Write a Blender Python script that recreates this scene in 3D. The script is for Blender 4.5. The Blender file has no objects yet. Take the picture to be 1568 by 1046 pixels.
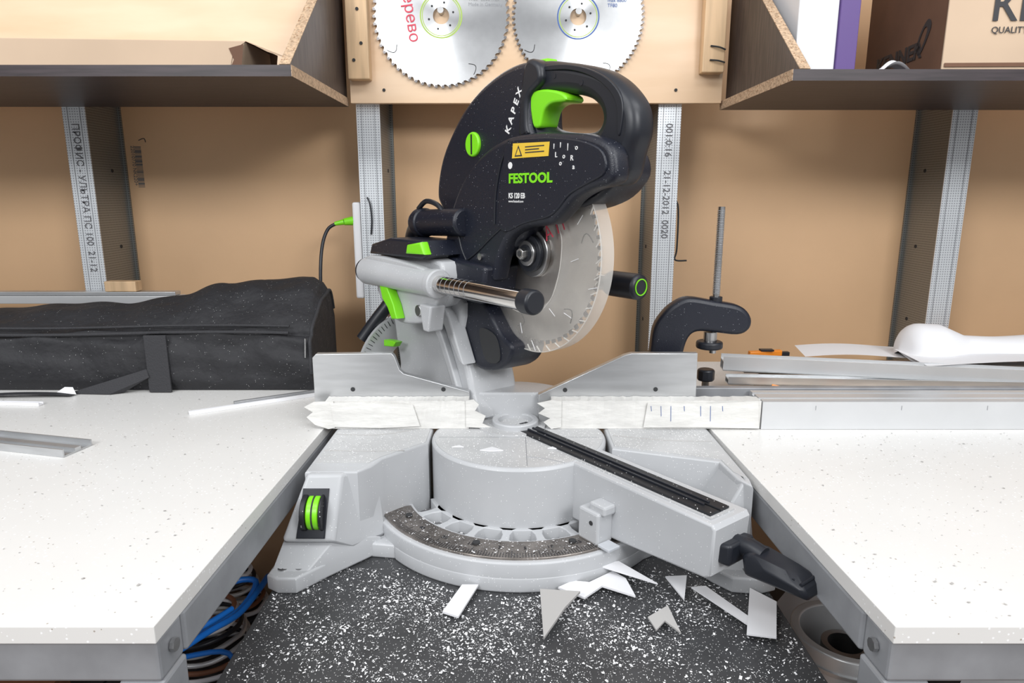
import bpy, bmesh, math, random
from mathutils import Matrix, Vector
random.seed(7)
D=bpy.data; SC=bpy.context.scene; COL=SC.collection
LIFT=0.9
# ---------------------------------------------------------------- frames
def fr(x,y,z,o=(0,0,0)):
    return Matrix(((x[0],y[0],z[0],o[0]),(x[1],y[1],z[1],o[1]),(x[2],y[2],z[2],o[2]),(0,0,0,1)))
ANG=math.radians(37.5)
dv=(math.sin(ANG),-math.cos(ANG),0); nv=(-math.cos(ANG),-math.sin(ANG),0)
TOP=fr((1,0,0),(0,1,0),(0,0,1))
HEAD=fr(dv,(0,0,1),nv,(.04,.957,0))      # x: along blade, y: up, z: outwards to the operator's left
ARMT=fr(dv,(-nv[0],-nv[1],0),(0,0,1),(.04,.957,0)) # top view in arm axes (x along, y=-n)
FRONT=fr((1,0,0),(0,0,1),(0,-1,0))
SIDE=fr((0,1,0),(0,0,1),(1,0,0))
def H(s,n,z): return Vector((.04+dv[0]*s+nv[0]*n,.957+dv[1]*s+nv[1]*n,z))
# ---------------------------------------------------------------- grouping
PAR=[None]
def group(name):
    e=D.objects.new(name,None); e.empty_display_size=.05; e.location=(0,0,LIFT); COL.objects.link(e); PAR[0]=e; return e
def add(name,me,mat):
    ob=D.objects.new(name,me); COL.objects.link(ob)
    if mat is not None and len(me.materials)==0: me.materials.append(mat)
    ob.parent=PAR[0]
    return ob
def smooth(me,a=35):
    for p in me.polygons: p.use_smooth=True
    try: me.set_sharp_from_angle(angle=math.radians(a))
    except Exception: pass
def bevmod(ob,w,seg=2):
    m=ob.modifiers.new('bevel','BEVEL'); m.width=w; m.segments=seg; m.limit_method='ANGLE'; m.angle_limit=math.radians(40)
def cm(pts,n=5,closed=True):
    P=[Vector(p) for p in pts]; out=[]; N=len(P)
    rng=range(N) if closed else range(N-1)
    for i in rng:
        if closed: a,b,c,d=P[i-1],P[i],P[(i+1)%N],P[(i+2)%N]
        else: a,b,c,d=P[max(i-1,0)],P[i],P[i+1],P[min(i+2,N-1)]
        for k in range(n):
            t=k/n
            out.append(0.5*((2*b)+(c-a)*t+(2*a-5*b+4*c-d)*t*t+(3*b-a-3*c+d)*t**3))
    if not closed: out.append(P[-1])
    return [tuple(v) for v in out]
def curve_mesh(cu):
    ob=D.objects.new('tmp',cu); COL.objects.link(ob)
    dg=bpy.context.evaluated_depsgraph_get()
    me=D.meshes.new_from_object(ob.evaluated_get(dg))
    D.objects.remove(ob); return me
def shape(name,outer,d0,d1,f,mat,bev=0,holes=(),sm=35,bake=True):
    cu=D.curves.new(name,'CURVE'); cu.dimensions='2D'; cu.fill_mode='BOTH'
    for L in [outer]+list(holes):
        sp=cu.splines.new('POLY'); sp.points.add(len(L)-1)
        for i,p in enumerate(L): sp.points[i].co=(p[0],p[1],0,1)
        sp.use_cyclic_u=True
    cu.extrude=max((d1-d0)/2-bev,1e-5); cu.bevel_depth=bev; cu.bevel_resolution=2; cu.offset=-bev
    me=curve_mesh(cu); me.materials.clear()
    mt=f@Matrix.Translation((0,0,(d0+d1)/2))
    if bake: me.transform(mt)
    smooth(me,sm)
    ob=add(name,me,mat)
    if not bake: ob.matrix_local=mt
    return ob
def tube(name,pts,r,mat,n=6,closed=False,sm=True,res=5):
    cu=D.curves.new(name,'CURVE'); cu.dimensions='3D'; cu.bevel_depth=r; cu.bevel_resolution=res; cu.use_fill_caps=True
    P=cm(pts,n,closed) if sm else pts
    sp=cu.splines.new('POLY'); sp.points.add(len(P)-1)
    for i,p in enumerate(P): sp.points[i].co=(p[0],p[1],p[2],1)
    sp.use_cyclic_u=closed
    me=curve_mesh(cu); me.materials.clear(); smooth(me,50)
    return add(name,me,mat)
def cyl(name,p0,p1,r,mat,r2=None,seg=48,bev=0,hole=0):
    p0=Vector(p0);p1=Vector(p1);ax=p1-p0
    bm=bmesh.new()
    if hole:
        loops=[]
        for (rr,z) in ((hole,0),(r,0),(r,ax.length),(hole,ax.length)):
            loops.append([bm.verts.new((rr*math.cos(2*math.pi*i/seg),rr*math.sin(2*math.pi*i/seg),z)) for i in range(seg)])
        for k in range(4):
            A,B=loops[k],loops[(k+1)%4]
            for i in range(seg): bm.faces.new((A[i],A[(i+1)%seg],B[(i+1)%seg],B[i]))
        bmesh.ops.recalc_face_normals(bm,faces=bm.faces)
    else:
        bmesh.ops.create_cone(bm,cap_ends=True,segments=seg,radius1=r,radius2=r if r2 is None else r2,depth=ax.length,matrix=Matrix.Translation((0,0,ax.length/2)))
    me=D.meshes.new(name); bm.to_mesh(me); bm.free()
    me.transform(Matrix.Translation(p0)@ax.to_track_quat('Z','Y').to_matrix().to_4x4()); smooth(me)
    ob=add(name,me,mat)
    if bev: bevmod(ob,bev)
    return ob
def box(name,x0,x1,y0,y1,z0,z1,mat,bev=0,f=None):
    bm=bmesh.new(); bmesh.ops.create_cube(bm,size=1)
    me=D.meshes.new(name); bm.to_mesh(me); bm.free()
    me.transform(Matrix.Translation(((x0+x1)/2,(y0+y1)/2,(z0+z1)/2))@Matrix.Diagonal((x1-x0,y1-y0,z1-z0,1)))
    if f is not None: me.transform(f)
    ob=add(name,me,mat)
    if bev: bevmod(ob,bev)
    return ob
def hull(name,pts,mat,bev=0,f=None):
    bm=bmesh.new()
    for p in pts: bm.verts.new(p)
    r=bmesh.ops.convex_hull(bm,input=bm.verts)
    bmesh.ops.dissolve_limit(bm,angle_limit=.02,verts=bm.verts,edges=bm.edges)
    me=D.meshes.new(name); bm.to_mesh(me); bm.free()
    if f is not None: me.transform(f)
    ob=add(name,me,mat)
    if bev: bevmod(ob,bev,3); smooth(me,30)
    return ob
def mesh(name,v,fc,mat,sm=False):
    me=D.meshes.new(name); me.from_pydata([tuple(p) for p in v],[],fc); me.update()
    if sm: smooth(me,60)
    return add(name,me,mat)
def text(name,body,x,y,depth,size,f,mat,rot=0,ext=.0003,sx=1,bold=0,align='LEFT'):
    cu=D.curves.new(name,'FONT'); cu.body=body; cu.size=size; cu.extrude=ext; cu.offset=bold; cu.align_x=align; cu.resolution_u=3
    me=curve_mesh(cu); me.materials.clear()
    me.transform(f@Matrix.Translation((x,y,depth))@Matrix.Rotation(rot,4,'Z')@Matrix.Diagonal((sx,1,1,1)))
    return add(name,me,mat)
def grid(name,nu,nv,fn,mat,sm=True):
    v=[fn(i/(nu-1),j/(nv-1)) for j in range(nv) for i in range(nu)]
    fc=[(j*nu+i,j*nu+i+1,(j+1)*nu+i+1,(j+1)*nu+i) for j in range(nv-1) for i in range(nu-1)]
    return mesh(name,v,fc,mat,sm)
def arc(cx,cy,r,a0,a1,n=40):
    return [(cx+r*math.cos(math.radians(a0+(a1-a0)*i/n)),cy+r*math.sin(math.radians(a0+(a1-a0)*i/n))) for i in range(n+1)]
# ---------------------------------------------------------------- materials
def mat(name,col,rough=.5,metal=0,var=0,vscale=8,vcol=None,stretch=None,speck=None,bump=0,bscale=200,bdist=.002,spec=None,alpha=None,aniso=0):
    m=D.materials.new(name); m.use_nodes=True; nt=m.node_tree; N=nt.nodes; L=nt.links
    b=N['Principled BSDF']; b.inputs['Roughness'].default_value=rough; b.inputs['Metallic'].default_value=metal
    if spec is not None: b.inputs['Specular IOR Level'].default_value=spec
    if alpha is not None: b.inputs['Alpha'].default_value=alpha
    if aniso:
        b.inputs['Anisotropic'].default_value=aniso
        tg=N.new('ShaderNodeTangent'); tg.direction_type='RADIAL'; tg.axis='Z'; L.new(tg.outputs[0],b.inputs['Tangent'])
    tc=N.new('ShaderNodeTexCoord'); mp=N.new('ShaderNodeMapping'); L.new(tc.outputs['Object'],mp.inputs[0])
    if stretch: mp.inputs['Scale'].default_value=stretch
    cur=None
    if var:
        nz=N.new('ShaderNodeTexNoise'); nz.inputs['Scale'].default_value=vscale; nz.inputs['Detail'].default_value=6
        L.new(mp.outputs[0],nz.inputs['Vector'])
        rp=N.new('ShaderNodeValToRGB'); rp.color_ramp.elements[0].position=.35; rp.color_ramp.elements[1].position=.65
        vc=vcol or tuple(c*(1-var) for c in col)
        rp.color_ramp.elements[0].color=(*vc,1); rp.color_ramp.elements[1].color=(*col,1)
        L.new(nz.outputs[0],rp.inputs[0]); cur=rp.outputs[0]
    if speck:
        for (scol,sscale,thr,dens) in speck:
            vo=N.new('ShaderNodeTexVoronoi'); vo.inputs['Scale'].default_value=sscale; L.new(tc.outputs['Object'],vo.inputs['Vector'])
            lt=N.new('ShaderNodeMath'); lt.operation='LESS_THAN'; lt.inputs[1].default_value=thr; L.new(vo.outputs['Distance'],lt.inputs[0])
            n2=N.new('ShaderNodeSeparateColor'); L.new(vo.outputs['Color'],n2.inputs[0])
            l2=N.new('ShaderNodeMath'); l2.operation='LESS_THAN'; l2.inputs[1].default_value=dens; L.new(n2.outputs[0],l2.inputs[0])
            mu=N.new('ShaderNodeMath'); mu.operation='MULTIPLY'; L.new(lt.outputs[0],mu.inputs[0]); L.new(l2.outputs[0],mu.inputs[1])
            mx=N.new('ShaderNodeMix'); mx.data_type='RGBA'; L.new(mu.outputs[0],mx.inputs['Factor'])
            if cur is None: mx.inputs['A'].default_value=(*col,1)
            else: L.new(cur,mx.inputs['A'])
            mx.inputs['B'].default_value=(*scol,1); cur=mx.outputs['Result']
    if cur is None: b.inputs['Base Color'].default_value=(*col,1)
    else: L.new(cur,b.inputs['Base Color'])
    if bump:
        nb=N.new('ShaderNodeTexNoise'); nb.inputs['Scale'].default_value=bscale; nb.inputs['Detail'].default_value=4; L.new(mp.outputs[0],nb.inputs['Vector'])
        bp=N.new('ShaderNodeBump'); bp.inputs['Strength'].default_value=bump; bp.inputs['Distance'].default_value=bdist
        L.new(nb.outputs[0],bp.inputs['Height']); L.new(bp.outputs[0],b.inputs['Normal'])
    return m
WH=(.85,.85,.85)
M_wall=mat('hardboard_tan',(.72,.465,.265),.5,var=.10,vscale=3,bump=.15,bscale=60)
M_floor=mat('wood_floor',(.22,.13,.08),.6,var=.4,vscale=5,stretch=(1,8,1))
M_wenge=mat('dark_wenge_laminate',(.045,.032,.036),.42,var=.5,vscale=30,stretch=(.4,6,6))
M_wengeV=mat('dark_wenge_laminate_v',(.08,.057,.048),.5,var=.5,vscale=30,stretch=(6,6,.6))
M_chip=mat('chipboard_edge',(.62,.44,.29),.8,var=.45,vscale=220,speck=[((.25,.13,.06),260,.35,.35)])
M_ply=mat('birch_plywood',(.78,.58,.40),.42,var=.16,vscale=6,vcol=(.70,.49,.31),stretch=(.6,1,3))
M_pine=mat('pine_batten',(.74,.51,.30),.55,var=.3,vscale=10,stretch=(6,6,.5))
M_card=mat('cardboard',(.46,.31,.19),.8,var=.1,vscale=5)
M_cardL=mat('cardboard_light',(.60,.45,.32),.8,var=.1,vscale=5)
M_cardD=mat('cardboard_shade_and_print',(.17,.085,.05),.8,var=.2,vscale=12)  # darker cardboard: painted shade on box faces, also the printed bar
M_bin=mat('dark_grey_crate',(.035,.035,.038),.6,var=.3,vscale=10)  # near-black crates paint in the darkness under the benches
M_whiteT=mat('white_laminate',(.74,.73,.71),.36,var=.04,vscale=4,speck=[((.40,.36,.32),170,.15,.14),((.90,.90,.90),240,.25,.25)])
M_frame=mat('grey_steel_tube',(.33,.34,.36),.42,metal=.2,var=.2,vscale=20)
M_cast=mat('light_grey_casting',(.49,.50,.515),.36,var=.08,vscale=10,speck=[(WH,420,.2,.12)])
M_castT=mat('light_grey_casting_dusty',(.52,.525,.53),.40,var=.14,vscale=14,speck=[((.88,.88,.88),380,.3,.26)])
M_dark=mat('dark_recess',(.03,.031,.033),.8)
M_pocket=mat('pocket_shade_grey',(.16,.16,.165),.6,speck=[((.7,.7,.7),300,.28,.25)])  # casting darkened to paint the shade in the pockets; specks are sawdust
M_blk=mat('black_plastic',(.009,.011,.020),.36,speck=[((.42,.43,.47),420,.16,.11)],bump=.2,bscale=900)
M_blk2=mat('black_rubber',(.012,.014,.020),.40)
M_blkD=mat('black_plastic_dusty',(.012,.013,.016),.5,speck=[((.7,.7,.7),330,.22,.16)])
M_green=mat('lime_green_plastic',(.21,.70,.015),.33)
M_chrome=mat('chrome_tube',(.72,.70,.68),.12,metal=1)
M_steel=mat('steel',(.55,.55,.55),.28,metal=1,var=.15,vscale=40)
M_blade=mat('brushed_blade_steel',(.66,.67,.68),.30,metal=1,var=.06,vscale=60,aniso=.80)
M_tooth=mat('carbide_tip',(.20,.19,.19),.35,metal=.9)
M_blade2=mat('used_blade_steel',(.66,.62,.58),.28,metal=1,var=.30,vscale=14,aniso=.75)
M_alu=mat('aluminium',(.58,.59,.60),.34,metal=.7,var=.14,vscale=12,stretch=(1,1,8))
M_aluL=mat('aluminium_light',(.66,.67,.68),.33,metal=.4,var=.08,vscale=9)
M_tape=mat('masking_tape',(.76,.75,.72),.7,var=.13,vscale=28,stretch=(1,1,3),bump=.5,bscale=60)
M_scale=mat('engraved_scale_steel',(.40,.36,.33),.28,metal=.95,var=.45,vscale=45,speck=[((.75,.75,.75),420,.26,.2)])
M_plat=mat('dark_board',(.052,.053,.056),.45,var=.25,vscale=30,speck=[((.42,.42,.42),420,.25,.34)])
M_chips=mat('white_sawdust',(.78,.78,.79),.8)
M_paper=mat('white_paper',(.78,.78,.80),.7)
M_off=mat('offcut_white',(.76,.76,.78),.42)
M_offg=mat('offcut_grey',(.40,.39,.38),.5)
M_fab=mat('black_fabric',(.018,.018,.021),.72,bump=.8,bscale=26,bdist=.010,speck=[((.40,.40,.40),300,.15,.16)])
M_web=mat('black_webbing',(.030,.030,.034),.75,bump=.6,bscale=400)
M_yel=mat('warning_label',(.78,.52,.05),.5)
M_txtw=mat('print_white',(.80,.80,.80),.6)
M_txtk=mat('print_black',(.03,.03,.035),.6)
M_stamp=mat('stamp_ink',(.12,.12,.13),.6)
M_red=mat('red_marker',(.65,.06,.10),.6)
M_gring=mat('green_print',(.36,.52,.08),.5)
M_bring=mat('blue_print',(.05,.12,.35),.5)
M_purp=mat('purple_label',(.10,.05,.22),.5)
M_blue=mat('blue_cable',(.01,.16,.60),.4)
M_org=mat('orange_plastic',(.80,.25,.02),.4)
M_brown=mat('brown_wood_bits',(.25,.10,.05),.6,var=.3,vscale=14)
M_bag=mat('clear_plastic_bag',(.50,.52,.55),.25,bump=.8,bscale=30)
M_clear=mat('clear_guard_plastic',(.80,.77,.72),.18,alpha=.18,speck=[((.9,.9,.9),160,.2,.15)])
M_clearR=mat('clear_guard_rim_plastic',(.82,.80,.76),.18,alpha=.42)
def zinc(name,c0,c1,metal=.55):
    m=mat(name,c0,.36,metal=metal); nt=m.node_tree;N=nt.nodes;L=nt.links;b=N['Principled BSDF']
    tc=N.new('ShaderNodeTexCoord'); vm=N.new('ShaderNodeVectorMath'); vm.operation='SCALE'; vm.inputs['Scale'].default_value=200
    L.new(tc.outputs['Object'],vm.inputs[0]); fr_=N.new('ShaderNodeVectorMath'); fr_.operation='FRACTION'; L.new(vm.outputs[0],fr_.inputs[0])
    sb=N.new('ShaderNodeVectorMath'); sb.operation='SUBTRACT'; sb.inputs[1].default_value=(.5,.5,.5); L.new(fr_.outputs[0],sb.inputs[0])
    sp=N.new('ShaderNodeSeparateXYZ'); L.new(sb.outputs[0],sp.inputs[0])
    ge=N.new('ShaderNodeNewGeometry'); gs=N.new('ShaderNodeSeparateXYZ'); L.new(ge.outputs['Normal'],gs.inputs[0])
    ab=N.new('ShaderNodeMath'); ab.operation='ABSOLUTE'; L.new(gs.outputs[0],ab.inputs[0])
    hx=N.new('ShaderNodeMix'); L.new(ab.outputs[0],hx.inputs['Factor']); L.new(sp.outputs[0],hx.inputs['A']); L.new(sp.outputs[1],hx.inputs['B'])
    cb=N.new('ShaderNodeCombineXYZ'); L.new(hx.outputs['Result'],cb.inputs[0]); L.new(sp.outputs[2],cb.inputs[1])
    ln=N.new('ShaderNodeVectorMath'); ln.operation='LENGTH'; L.new(cb.outputs[0],ln.inputs[0])
    lt=N.new('ShaderNodeMath'); lt.operation='LESS_THAN'; lt.inputs[1].default_value=.27; L.new(ln.outputs['Value'],lt.inputs[0])
    mx=N.new('ShaderNodeMix'); mx.data_type='RGBA'; mx.inputs['A'].default_value=(*c0,1); mx.inputs['B'].default_value=(*c1,1)
    L.new(lt.outputs[0],mx.inputs['Factor']); L.new(mx.outputs['Result'],b.inputs['Base Color']); return m
M_zinc=zinc('perforated_zinc',(.74,.77,.80),(.36,.38,.41),.45)
M_zincShade=zinc('perforated_zinc_shaded_side',(.28,.29,.28),(.12,.12,.12))  # same zinc as the webs, darkened to paint shade on stud sides

# ---------------------------------------------------------------- room
group('wall_back'); box('wall_panel',-2.4,2.4,1.5405,1.58,-.9,1.7,M_wall)
group('floor'); box('floor_boards',-2.4,2.4,-1.6,1.58,-.95,-.9,M_floor)
for x0,x1,side,st in ((-.898,-.852,1,'ПРОФИС - УЛЬТРА ПС 100  21-12'),(-.311,-.264,1,''),(.292,.338,-1,'001:0:16     21-12-2012  0020'),(.880,.930,-1,'')):
    group('perforated_steel_stud')
    box('web',x0,x1,1.42,1.422,-.9,1.4,M_zinc)
    for k,xx in enumerate((x0+.010,x1-.011)): box('crease_%d'%k,xx,xx+.001,1.4192,1.42,-.9,1.4,M_frame)
    box('flange_near',x0 if side<0 else x1-.0015,x0+.0015 if side<0 else x1,1.4222,1.54,-.9,1.4,M_zincShade)
    box('flange_far',x1-.0015 if side<0 else x0,x1 if side<0 else x0+.0015,1.4222,1.54,-.9,1.4,M_zincShade)
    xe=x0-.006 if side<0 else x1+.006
    box('lip',min(xe,x0 if side<0 else x1),max(xe,x0 if side<0 else x1),1.535,1.54,-.9,1.4,M_zincShade)
    xs=(x0+x1)/2
    if st: text('stamp',st,xs-.006,.49,0,.019,fr((1,0,0),(0,0,1),(0,-1,0),(0,1.4190,0)),M_stamp,rot=-math.pi/2,ext=.0002)
    for k in range(4):
        z=.40-.16*k
        xx=x1 if side>0 else x0
        cyl('slot_%d'%k,(xx,1.49,z),(xx+.001*side,1.49,z),.004,M_dark,seg=12)
group('wall_barcode')
for k in range(26):
    w=random.choice((.0012,.002,.0032)); z=.452-k*.0034
    box('bar_%d'%k,-.826,-.812,1.5396,1.5402,z-w/2,z+w/2,M_stamp)
text('digits','22010770 NK220+',-.834,.455,0,.011,fr((1,0,0),(0,0,1),(0,-1,0),(0,1.5399,0)),M_stamp,rot=-math.pi/2,ext=.0002)
tube('pencil_hook',[(-.80,1.5397,.462),(-.803,1.5397,.470),(-.815,1.5397,.466)],.0008,M_txtk)

# ---------------------------------------------------------------- shelves
def shelf(name,x0,x1,z,gx0,gx1,endx):
    group(name)
    box('board',x0,x1,1.062,1.418,z,z+.016,M_wenge)
    box('board_end',endx-.0004,endx+.0004,1.06,1.418,z,z+.016,M_chip)
    shape('gusset_panel',[(1.063,z+.0165),(1.418,z+.0165),(1.418,z+.29)],gx0,gx1,SIDE,M_wengeV)
    L=math.hypot(.355,.2735); a=math.atan2(.2735,.355)
    f=fr((0,math.cos(a),math.sin(a)),(0,-math.sin(a),math.cos(a)),(1,0,0),(0,1.063,z+.0165))
    box('gusset_edge',0,L,0,.0012,gx0,gx1,M_chip,f=f)
shelf('wall_shelf',-1.9,-.325,.521,-.343,-.327,-.3245)
shelf('wall_shelf',.414,1.9,.515,.424,.440,.4135)

group('plywood_blade_board')
box('panel',-.316,.41,1.40,1.418,.526,1.25,M_ply)
for x,z in ((-.25,.55),(.32,.55)): cyl('screw',(x,1.3995,z),(x,1.398,z),.003,M_dark,seg=12)
group('wood_batten'); box('batten',-.313,-.272,1.372,1.3995,.566,1.2,M_pine,.002)
for x,z in ((-.30,.60),(-.285,.63),(-.29,.69)): cyl('screw',(x,1.3715,z),(x,1.370,z),.003,M_dark,seg=12)
group('wood_batten'); box('batten',.362,.404,1.372,1.3995,.578,1.2,M_pine,.002)
tube('clip',[(.375,1.370,.625),(.39,1.366,.622),(.403,1.368,.618)],.0015,M_dark); tube('clip_low',[(.375,1.370,.60),(.39,1.366,.598),(.403,1.368,.595)],.0015,M_dark)

def blade_outline(R,n,depth=.006):
    o=[]
    for i in range(n):
        a=2*math.pi*i/n; st=2*math.pi/n
        for (t,r) in ((0,R),(.18,R-.0005),(.22,R-depth),(.5,R-depth*1.0),(.8,R-depth*.45),(.99,R-.0002)):
            o.append((r*math.cos(a+t*st),r*math.sin(a+t*st)))
    return o
def circ(r,n=48,cx=0,cy=0): return [(cx+r*math.cos(2*math.pi*i/n),cy+r*math.sin(2*math.pi*i/n)) for i in range(n)]
def teeth(f,R,n,dp,th,z):
    v=[];fc=[]
    for i in range(n):
        st=2*math.pi/n; a=2*math.pi*i/n
        q=[(a-.12*st,R+.0006),(a+.26*st,R+.0004),(a+.28*st,R-dp),(a-.05*st,R-dp)]
        b=len(v)
        for zz in (-z,z):
            for (aa,r) in q: v.append(f@Vector((r*math.cos(aa),r*math.sin(aa),zz)))
        fc+=[(b,b+1,b+2,b+3),(b+4,b+5,b+6,b+7)]+[(b+k,b+(k+1)%4,b+4+(k+1)%4,b+4+k) for k in range(4)]
    return mesh('carbide_teeth',v,fc,M_tooth)
def wall_blade(cx,cz,R,n,ringmat,ring2):
    group('circular_saw_blade')
    f=fr((1,0,0),(0,0,1),(0,-1,0),(cx,1.394,cz))
    shape('disc',blade_outline(R,n),-.0012,.0012,f,M_blade,holes=[circ(.0155)],bake=False)
    teeth(f,R,n,.0045,0,.0016)
    shape('ring_print',circ(.0405),.0013,.0016,f,ringmat,holes=[circ(.0380)])
    shape('ring_print_inner',circ(.0365),.0013,.0015,f,ring2,holes=[circ(.0350)])
    for k in range(6):
        a=math.radians(k*60+15)
        cyl('pin_%d'%k,f@Vector((.024*math.cos(a),.024*math.sin(a),.0012)),f@Vector((.024*math.cos(a),.024*math.sin(a),.0017)),.002,M_dark,seg=12)
    for k in range(4):
        a0=math.radians(k*90+30)
        pts=[((R-.008-.022*t)*math.cos(a0+.10*math.sin(t*3)),(R-.008-.022*t)*math.sin(a0+.10*math.sin(t*3))) for t in [i/8 for i in range(9)]]
        tube('expansion_slot_%d'%k,[f@Vector((p[0],p[1],.0013)) for p in pts],.0007,M_dark,n=2,res=1)
    cyl('nail',f@Vector((0,.008,-.006)),f@Vector((0,.008,.012)),.006,M_steel,seg=16)
    return f
f=wall_blade(-.135,.683,.130,60,M_gring,M_gring)
text('marker_note','Дерево',-.076,.062,.002,.030,f,M_red,rot=-math.radians(82),ext=.0002)
text('spec_print','HW 260x2,5x30\nW60  5800 max\nMade in Germany',.052,.035,.002,.009,f,M_frame,ext=.0001)
f=wall_blade(.126,.681,.126,80,M_bring,M_gring)
text('spec_print','260x2.4x30\nmax 6800\nTF80',.055,.035,.002,.009,f,M_bring,ext=.0001)

# ---------------------------------------------------------------- shelf contents
group('plywood_sheet'); hull('sheet',[(-1.9,1.34,.538),(-.36,1.34,.538),(-1.9,1.36,.538),(-.36,1.36,.538),(-1.9,1.395,1.0),(-.36,1.395,1.0),(-1.9,1.415,1.0),(-.36,1.415,1.0)],M_ply)
group('long_cardboard_box')
hull('box_body',[(-1.7,1.15,.538),(-1.7,1.15,.604),(-.452,1.15,.538),(-.422,1.15,.588),(-1.7,1.30,.538),(-1.7,1.30,.612),(-.43,1.30,.538),(-.425,1.30,.596)],M_cardL,.001)
mesh('open_end_shade',[(-.4505,1.149,.540),(-.4415,1.149,.575),(-.4205,1.149,.587),(-.4205,1.299,.594),(-.4285,1.299,.540)],[(0,1,2,3,4)],M_cardD)  # dark face paints the shaded inside of the box
mesh('open_end_shade_front',[(-.452,1.1488,.541),(-.442,1.1488,.560),(-.449,1.1488,.577),(-.425,1.1488,.583),(-.432,1.1488,.541)],[(0,1,2,3,4)],M_cardD)  # same interior shade painted at the front corner
mesh('flap',[(-.422,1.15,.5885),(-.425,1.30,.5965),(-.385,1.29,.583),(-.392,1.16,.574)],[(0,1,2,3)],M_cardL)
group('white_and_purple_carton')
box('carton_white',.458,.5225,1.17,1.30,.5315,.80,M_paper,.002)
box('carton_purple',.5227,.554,1.165,1.30,.5315,.80,M_purp,.001)
group('brown_cardboard_box')
hull('carton',[(.655,1.10,.5315),(.676,1.38,.5315),(1.35,1.36,.5315),(1.33,1.08,.5315),(.655,1.10,.80),(.676,1.38,.80),(1.35,1.36,.80),(1.33,1.08,.80)],M_cardL,.001)
mesh('side_shade',[(.6545,1.102,.532),(.6755,1.378,.532),(.6755,1.378,.80),(.6545,1.102,.80)],[(0,1,2,3)],M_cardD)  # carton's left side, its shade painted as a darker sheet
q=.075; f=fr((-q,-.9972,0),(0,0,1),(-.9972,q,0),(.6750,1.378,.5315))
text('print','KENNER',.05,.036,.0008,.034,f,M_txtk,ext=.0002,bold=.0012,sx=1.25); text('print_small','QUALITY STRINGS',.065,.020,.0008,.013,f,M_txtk,ext=.0002)
shape('print_swirl',cm([(.21,.04),(.235,.075),(.225,.09),(.205,.075),(.195,.05)],4),.0006,.0010,f,M_txtk,holes=[cm([(.213,.05),(.225,.075),(.215,.078),(.203,.06)],4)])
ff=fr((.9996,-.0296,0),(0,0,1),(-.0296,-.9996,0),(.655,1.0995,0))
text('print_big','КЕ',.062,.606,.001,.060,ff,M_txtk,ext=.0002,bold=.001)
text('print_line','QUALITY EST. 1893',.066,.588,.001,.013,ff,M_txtk,ext=.0002)
box('print_bar',.003,.66,-.0015,-.0006,.5405,.546,M_cardD,f=fr((.9996,-.0296,0),(.0296,.9996,0),(0,0,1),(.655,1.0995,0)))
group('crumpled_paper')
grid('sheet',12,9,lambda u,v:(.560+.044*u,1.09+.03*v,.532+.014*math.sin(u*3.1)*(1-.3*math.sin(v*9))+.001),M_paper)

# ---------------------------------------------------------------- benches
def bench(x0,x1,inner,name,k):
    group(name); parts=[]
    parts.append(box('top',x0,x1,.50,1.415,-.0165,0,M_whiteT,.0008))
    sgn=1 if inner==x1 else -1
    def tubebox(n,a,b,y0,y1,z0,z1): parts.append(box(n,min(a,b),max(a,b),y0,y1,z0,z1,M_frame,.003))
    tubebox('rail_inner',inner,inner-sgn*.04,.546,1.37,-.057,-.017)
    tubebox('rail_front',x0+.002,x1-.002,.505,.545,-.057,-.017)
    tubebox('rail_back',x0,x1,1.371,1.41,-.057,-.017)
    tubebox('leg_1',inner,inner-sgn*.04,.505,.545,-.9,-.0575)
    tubebox('leg_2',inner,inner-sgn*.04,1.33,1.37,-.9,-.0575)
    out=x0 if inner==x1 else x1
    tubebox('leg_3',out,out+sgn*.04,.505,.545,-.9,-.0575)
    tubebox('leg_4',out,out+sgn*.04,1.33,1.37,-.9,-.0575)
    parts.append(box('undershelf',x0+.045,x1-.045,.56,1.32,-.60,-.585,M_brown))
    parts.append(cyl('bolt',(inner-sgn*.001,.525,-.035),(inner+sgn*.003,.525,-.035),.006,M_steel,seg=8))
    for o in parts:
        for v in o.data.vertices: v.co.x+=k*(1.0-v.co.y)
bench(-1.7,-.288,-.288,'workbench',-.018)
bench(.303,1.7,.303,'workbench',.030)

group('saw_stand')
box('platform',-.295,.315,.40,1.30,-.145,-.125,M_plat,.001)
for i,(x,y) in enumerate(((-.24,.45),(.25,.45),(-.24,1.26),(.25,1.26))): box('leg_%d'%i,x-.02,x+.02,y-.02,y+.02,-.9,-.1455,M_frame)

# sawdust
def chips(name,n,region,z,smin,smax,m,seed=1,dens=None):
    rnd=random.Random(seed); v=[];fc=[]
    k=0
    while k<n:
        x,y=region(rnd)
        if dens and rnd.random()>dens(x,y): continue
        k+=1
        s=smin+(smax-smin)*rnd.random()**4; a=rnd.random()*6.28; asp=.35+.65*rnd.random(); t=rnd.uniform(-.5,.5)
        b=len(v)
        for (p,q) in ((-1,-1),(1,-.8),(.9,1),(-1,.7)):
            px=p*s*.5;py=q*s*.5*asp
            v.append((x+px*math.cos(a)-py*math.sin(a),y+px*math.sin(a)+py*math.cos(a),z+s*.3+px*t))
        fc.append((b,b+1,b+2,b+3))
    group(name); mesh('chips',v,fc,m)
def dens(x,y):
    if math.hypot(x-.01,y-.958)<.222: return 0
    if y>.80: return 0
    d=.20+.80*math.exp(-((x+.0)**2/.05+(y-.70)**2/.010))
    return d*(.55+.45*math.sin(37*x+3)*math.sin(41*y))
chips('sawdust',11500,lambda r:(r.uniform(-.29,.31),r.uniform(.50,.83)),-.1249,.0006,.0035,M_chips,3,dens)
chips('sawdust',800,lambda r:(r.uniform(-1.0,-.305),r.uniform(.51,1.14)),.0001,.0007,.0030,M_offg,5)
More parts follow.
